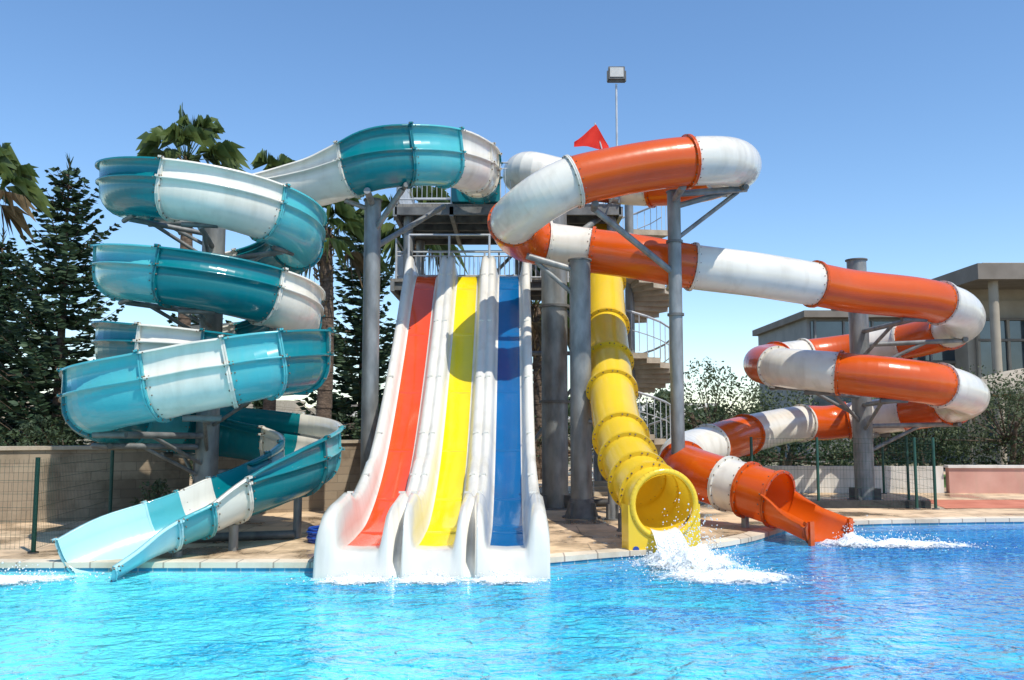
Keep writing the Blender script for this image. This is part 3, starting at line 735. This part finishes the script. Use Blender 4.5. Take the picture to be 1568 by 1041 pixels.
for i in range(70):
    x=R.uniform(-260,60); y=R.uniform(220,340); h=R.uniform(3,9); mb.box((x,y,h/2),(R.uniform(8,22),R.uniform(8,14),h),R.choice(['whitew','tan','wallb','roofb']),R.uniform(-.3,.3))
mb.obj('distant_buildings')
bushtree('distant_treeline',0,150,5,130,2.6,'darkbush',260,60,1.6,trunk=False)

# ---------------------------------------------------------------- foam & splashes
def foam(name,cx_,cy_,sx_,sy_,rz=0,nd=200,hh=.3,spread=.45):
    m=MB(); g=34
    vs=[]
    for i in range(g+1):
        for j in range(g+1):
            u=(i/g-.5)*sx_; v=(j/g-.5)*sy_; rr=min(1,math.hypot(u/sx_*2,v/sy_*2))
            q=1+1.2*mn.noise(Vector((u*5+cx_,v*5,0)))+.8*mn.noise(Vector((u*13+cx_,v*13,4)))
            vs.append((u,v,.012+.26*hh*(1-rr)*max(0,q)))
    m.add(vs,[(i*(g+1)+j,i*(g+1)+j+1,(i+1)*(g+1)+j+1,(i+1)*(g+1)+j) for i in range(g) for j in range(g)],'foam',True)
    o=m.obj(name); o.location=(cx_,cy_,0); o.rotation_euler=(0,0,rz)
    m2=MB()
    for k in range(nd):
        u=R.gauss(0,spread)*sx_*.5; v=R.gauss(0,spread)*sy_*.5; q=math.exp(-((u/sx_*2)**2+(v/sy_*2)**2)*2)
        m2.oct((u,v,.01+abs(R.gauss(0,.45))*hh*q),R.uniform(.004,.016),'foamd',True)
    d=m2.obj('droplets'); d.parent=o
    return o
foam('water_splash',2.5,12.75,1.8,2.0,.1,1500,.85,.38)
foam('water_splash',2.8,11.9,2.3,1.5,-.2,500,.25)
foam('water_splash',6.5,14.95,2.9,.9,-.05,600,.26)
foam('water_splash',5.7,15.05,1.0,.9,0,350,.45)
foam('water_splash',-6.7,11.35,2.8,1.0,.45,700,.30)
for i in range(3): foam('water_splash',-2.05+i*.98,11.62,1.3,.75,0,260,.16)
def stream(name,p,d,w,z,drop):
    m=MB(); g=12;h=12; d=Vector(d).normalized(); s=Vector((-d.y,d.x,0)); vs=[]
    for i in range(h+1):
        t=i/h
        for j in range(g+1):
            u=(j/g-.5)*w*(1+.25*t); c=Vector(p)+d*(.5*t)+s*u; vs.append((c.x,c.y,z-drop*t*t+.05*t*mn.noise(Vector((j*.9,i*.5,3)))+.05*(abs(j/g-.5)*2)**2))
    m.add(vs,[(i*(g+1)+j,i*(g+1)+j+1,(i+1)*(g+1)+j+1,(i+1)*(g+1)+j) for i in range(h) for j in range(g)],'foamd',True)
    return m.obj(name)
stream('falling_water',(2.28,13.7,0),(.25,-1,0),.42,.40,.40)
stream('falling_water',(5.2,15.35,0),(.6,-.8,0),.5,.0,.06)

# ---------------------------------------------------------------- light, sky, camera
sd=Vector((0.40,-0.50,1.0)).normalized()
el=math.asin(sd.z); az=math.atan2(sd.x,sd.y)
w=bpy.data.worlds.new("World"); scene.world=w; w.use_nodes=True; nt=w.node_tree; nt.nodes.clear()
sky=nt.nodes.new('ShaderNodeTexSky'); sky.sky_type='NISHITA'; sky.sun_disc=False; sky.sun_elevation=el; sky.sun_rotation=az; sky.air_density=1.0; sky.dust_density=0.2; sky.ozone_density=3.0
hs=nt.nodes.new('ShaderNodeHueSaturation'); hs.inputs['Saturation'].default_value=1.12; hs.inputs['Value'].default_value=1.3
bg=nt.nodes.new('ShaderNodeBackground'); bg.inputs[1].default_value=0.15; ow=nt.nodes.new('ShaderNodeOutputWorld')
nt.links.new(sky.outputs[0],hs.inputs['Color']); nt.links.new(hs.outputs[0],bg.inputs[0]); nt.links.new(bg.outputs[0],ow.inputs[0])
Ld=bpy.data.lights.new('sun','SUN'); Ld.energy=4.8; Ld.angle=math.radians(.5); Ld.color=(1,.94,.83)
Lo=bpy.data.objects.new('sun',Ld); scene.collection.objects.link(Lo); Lo.rotation_euler=sd.to_track_quat('Z','Y').to_euler(); Lo.location=(20,-20,40)
cd=bpy.data.cameras.new('camera'); cam=bpy.data.objects.new('camera',cd); scene.collection.objects.link(cam)
cam.location=(0,0,2.0); cam.rotation_euler=(math.radians(95.47),0,0); cd.lens=31.18; cd.sensor_width=36; cd.clip_end=4000
scene.camera=cam
scene.view_settings.view_transform='Standard'; scene.view_settings.look='None'; scene.view_settings.exposure=0
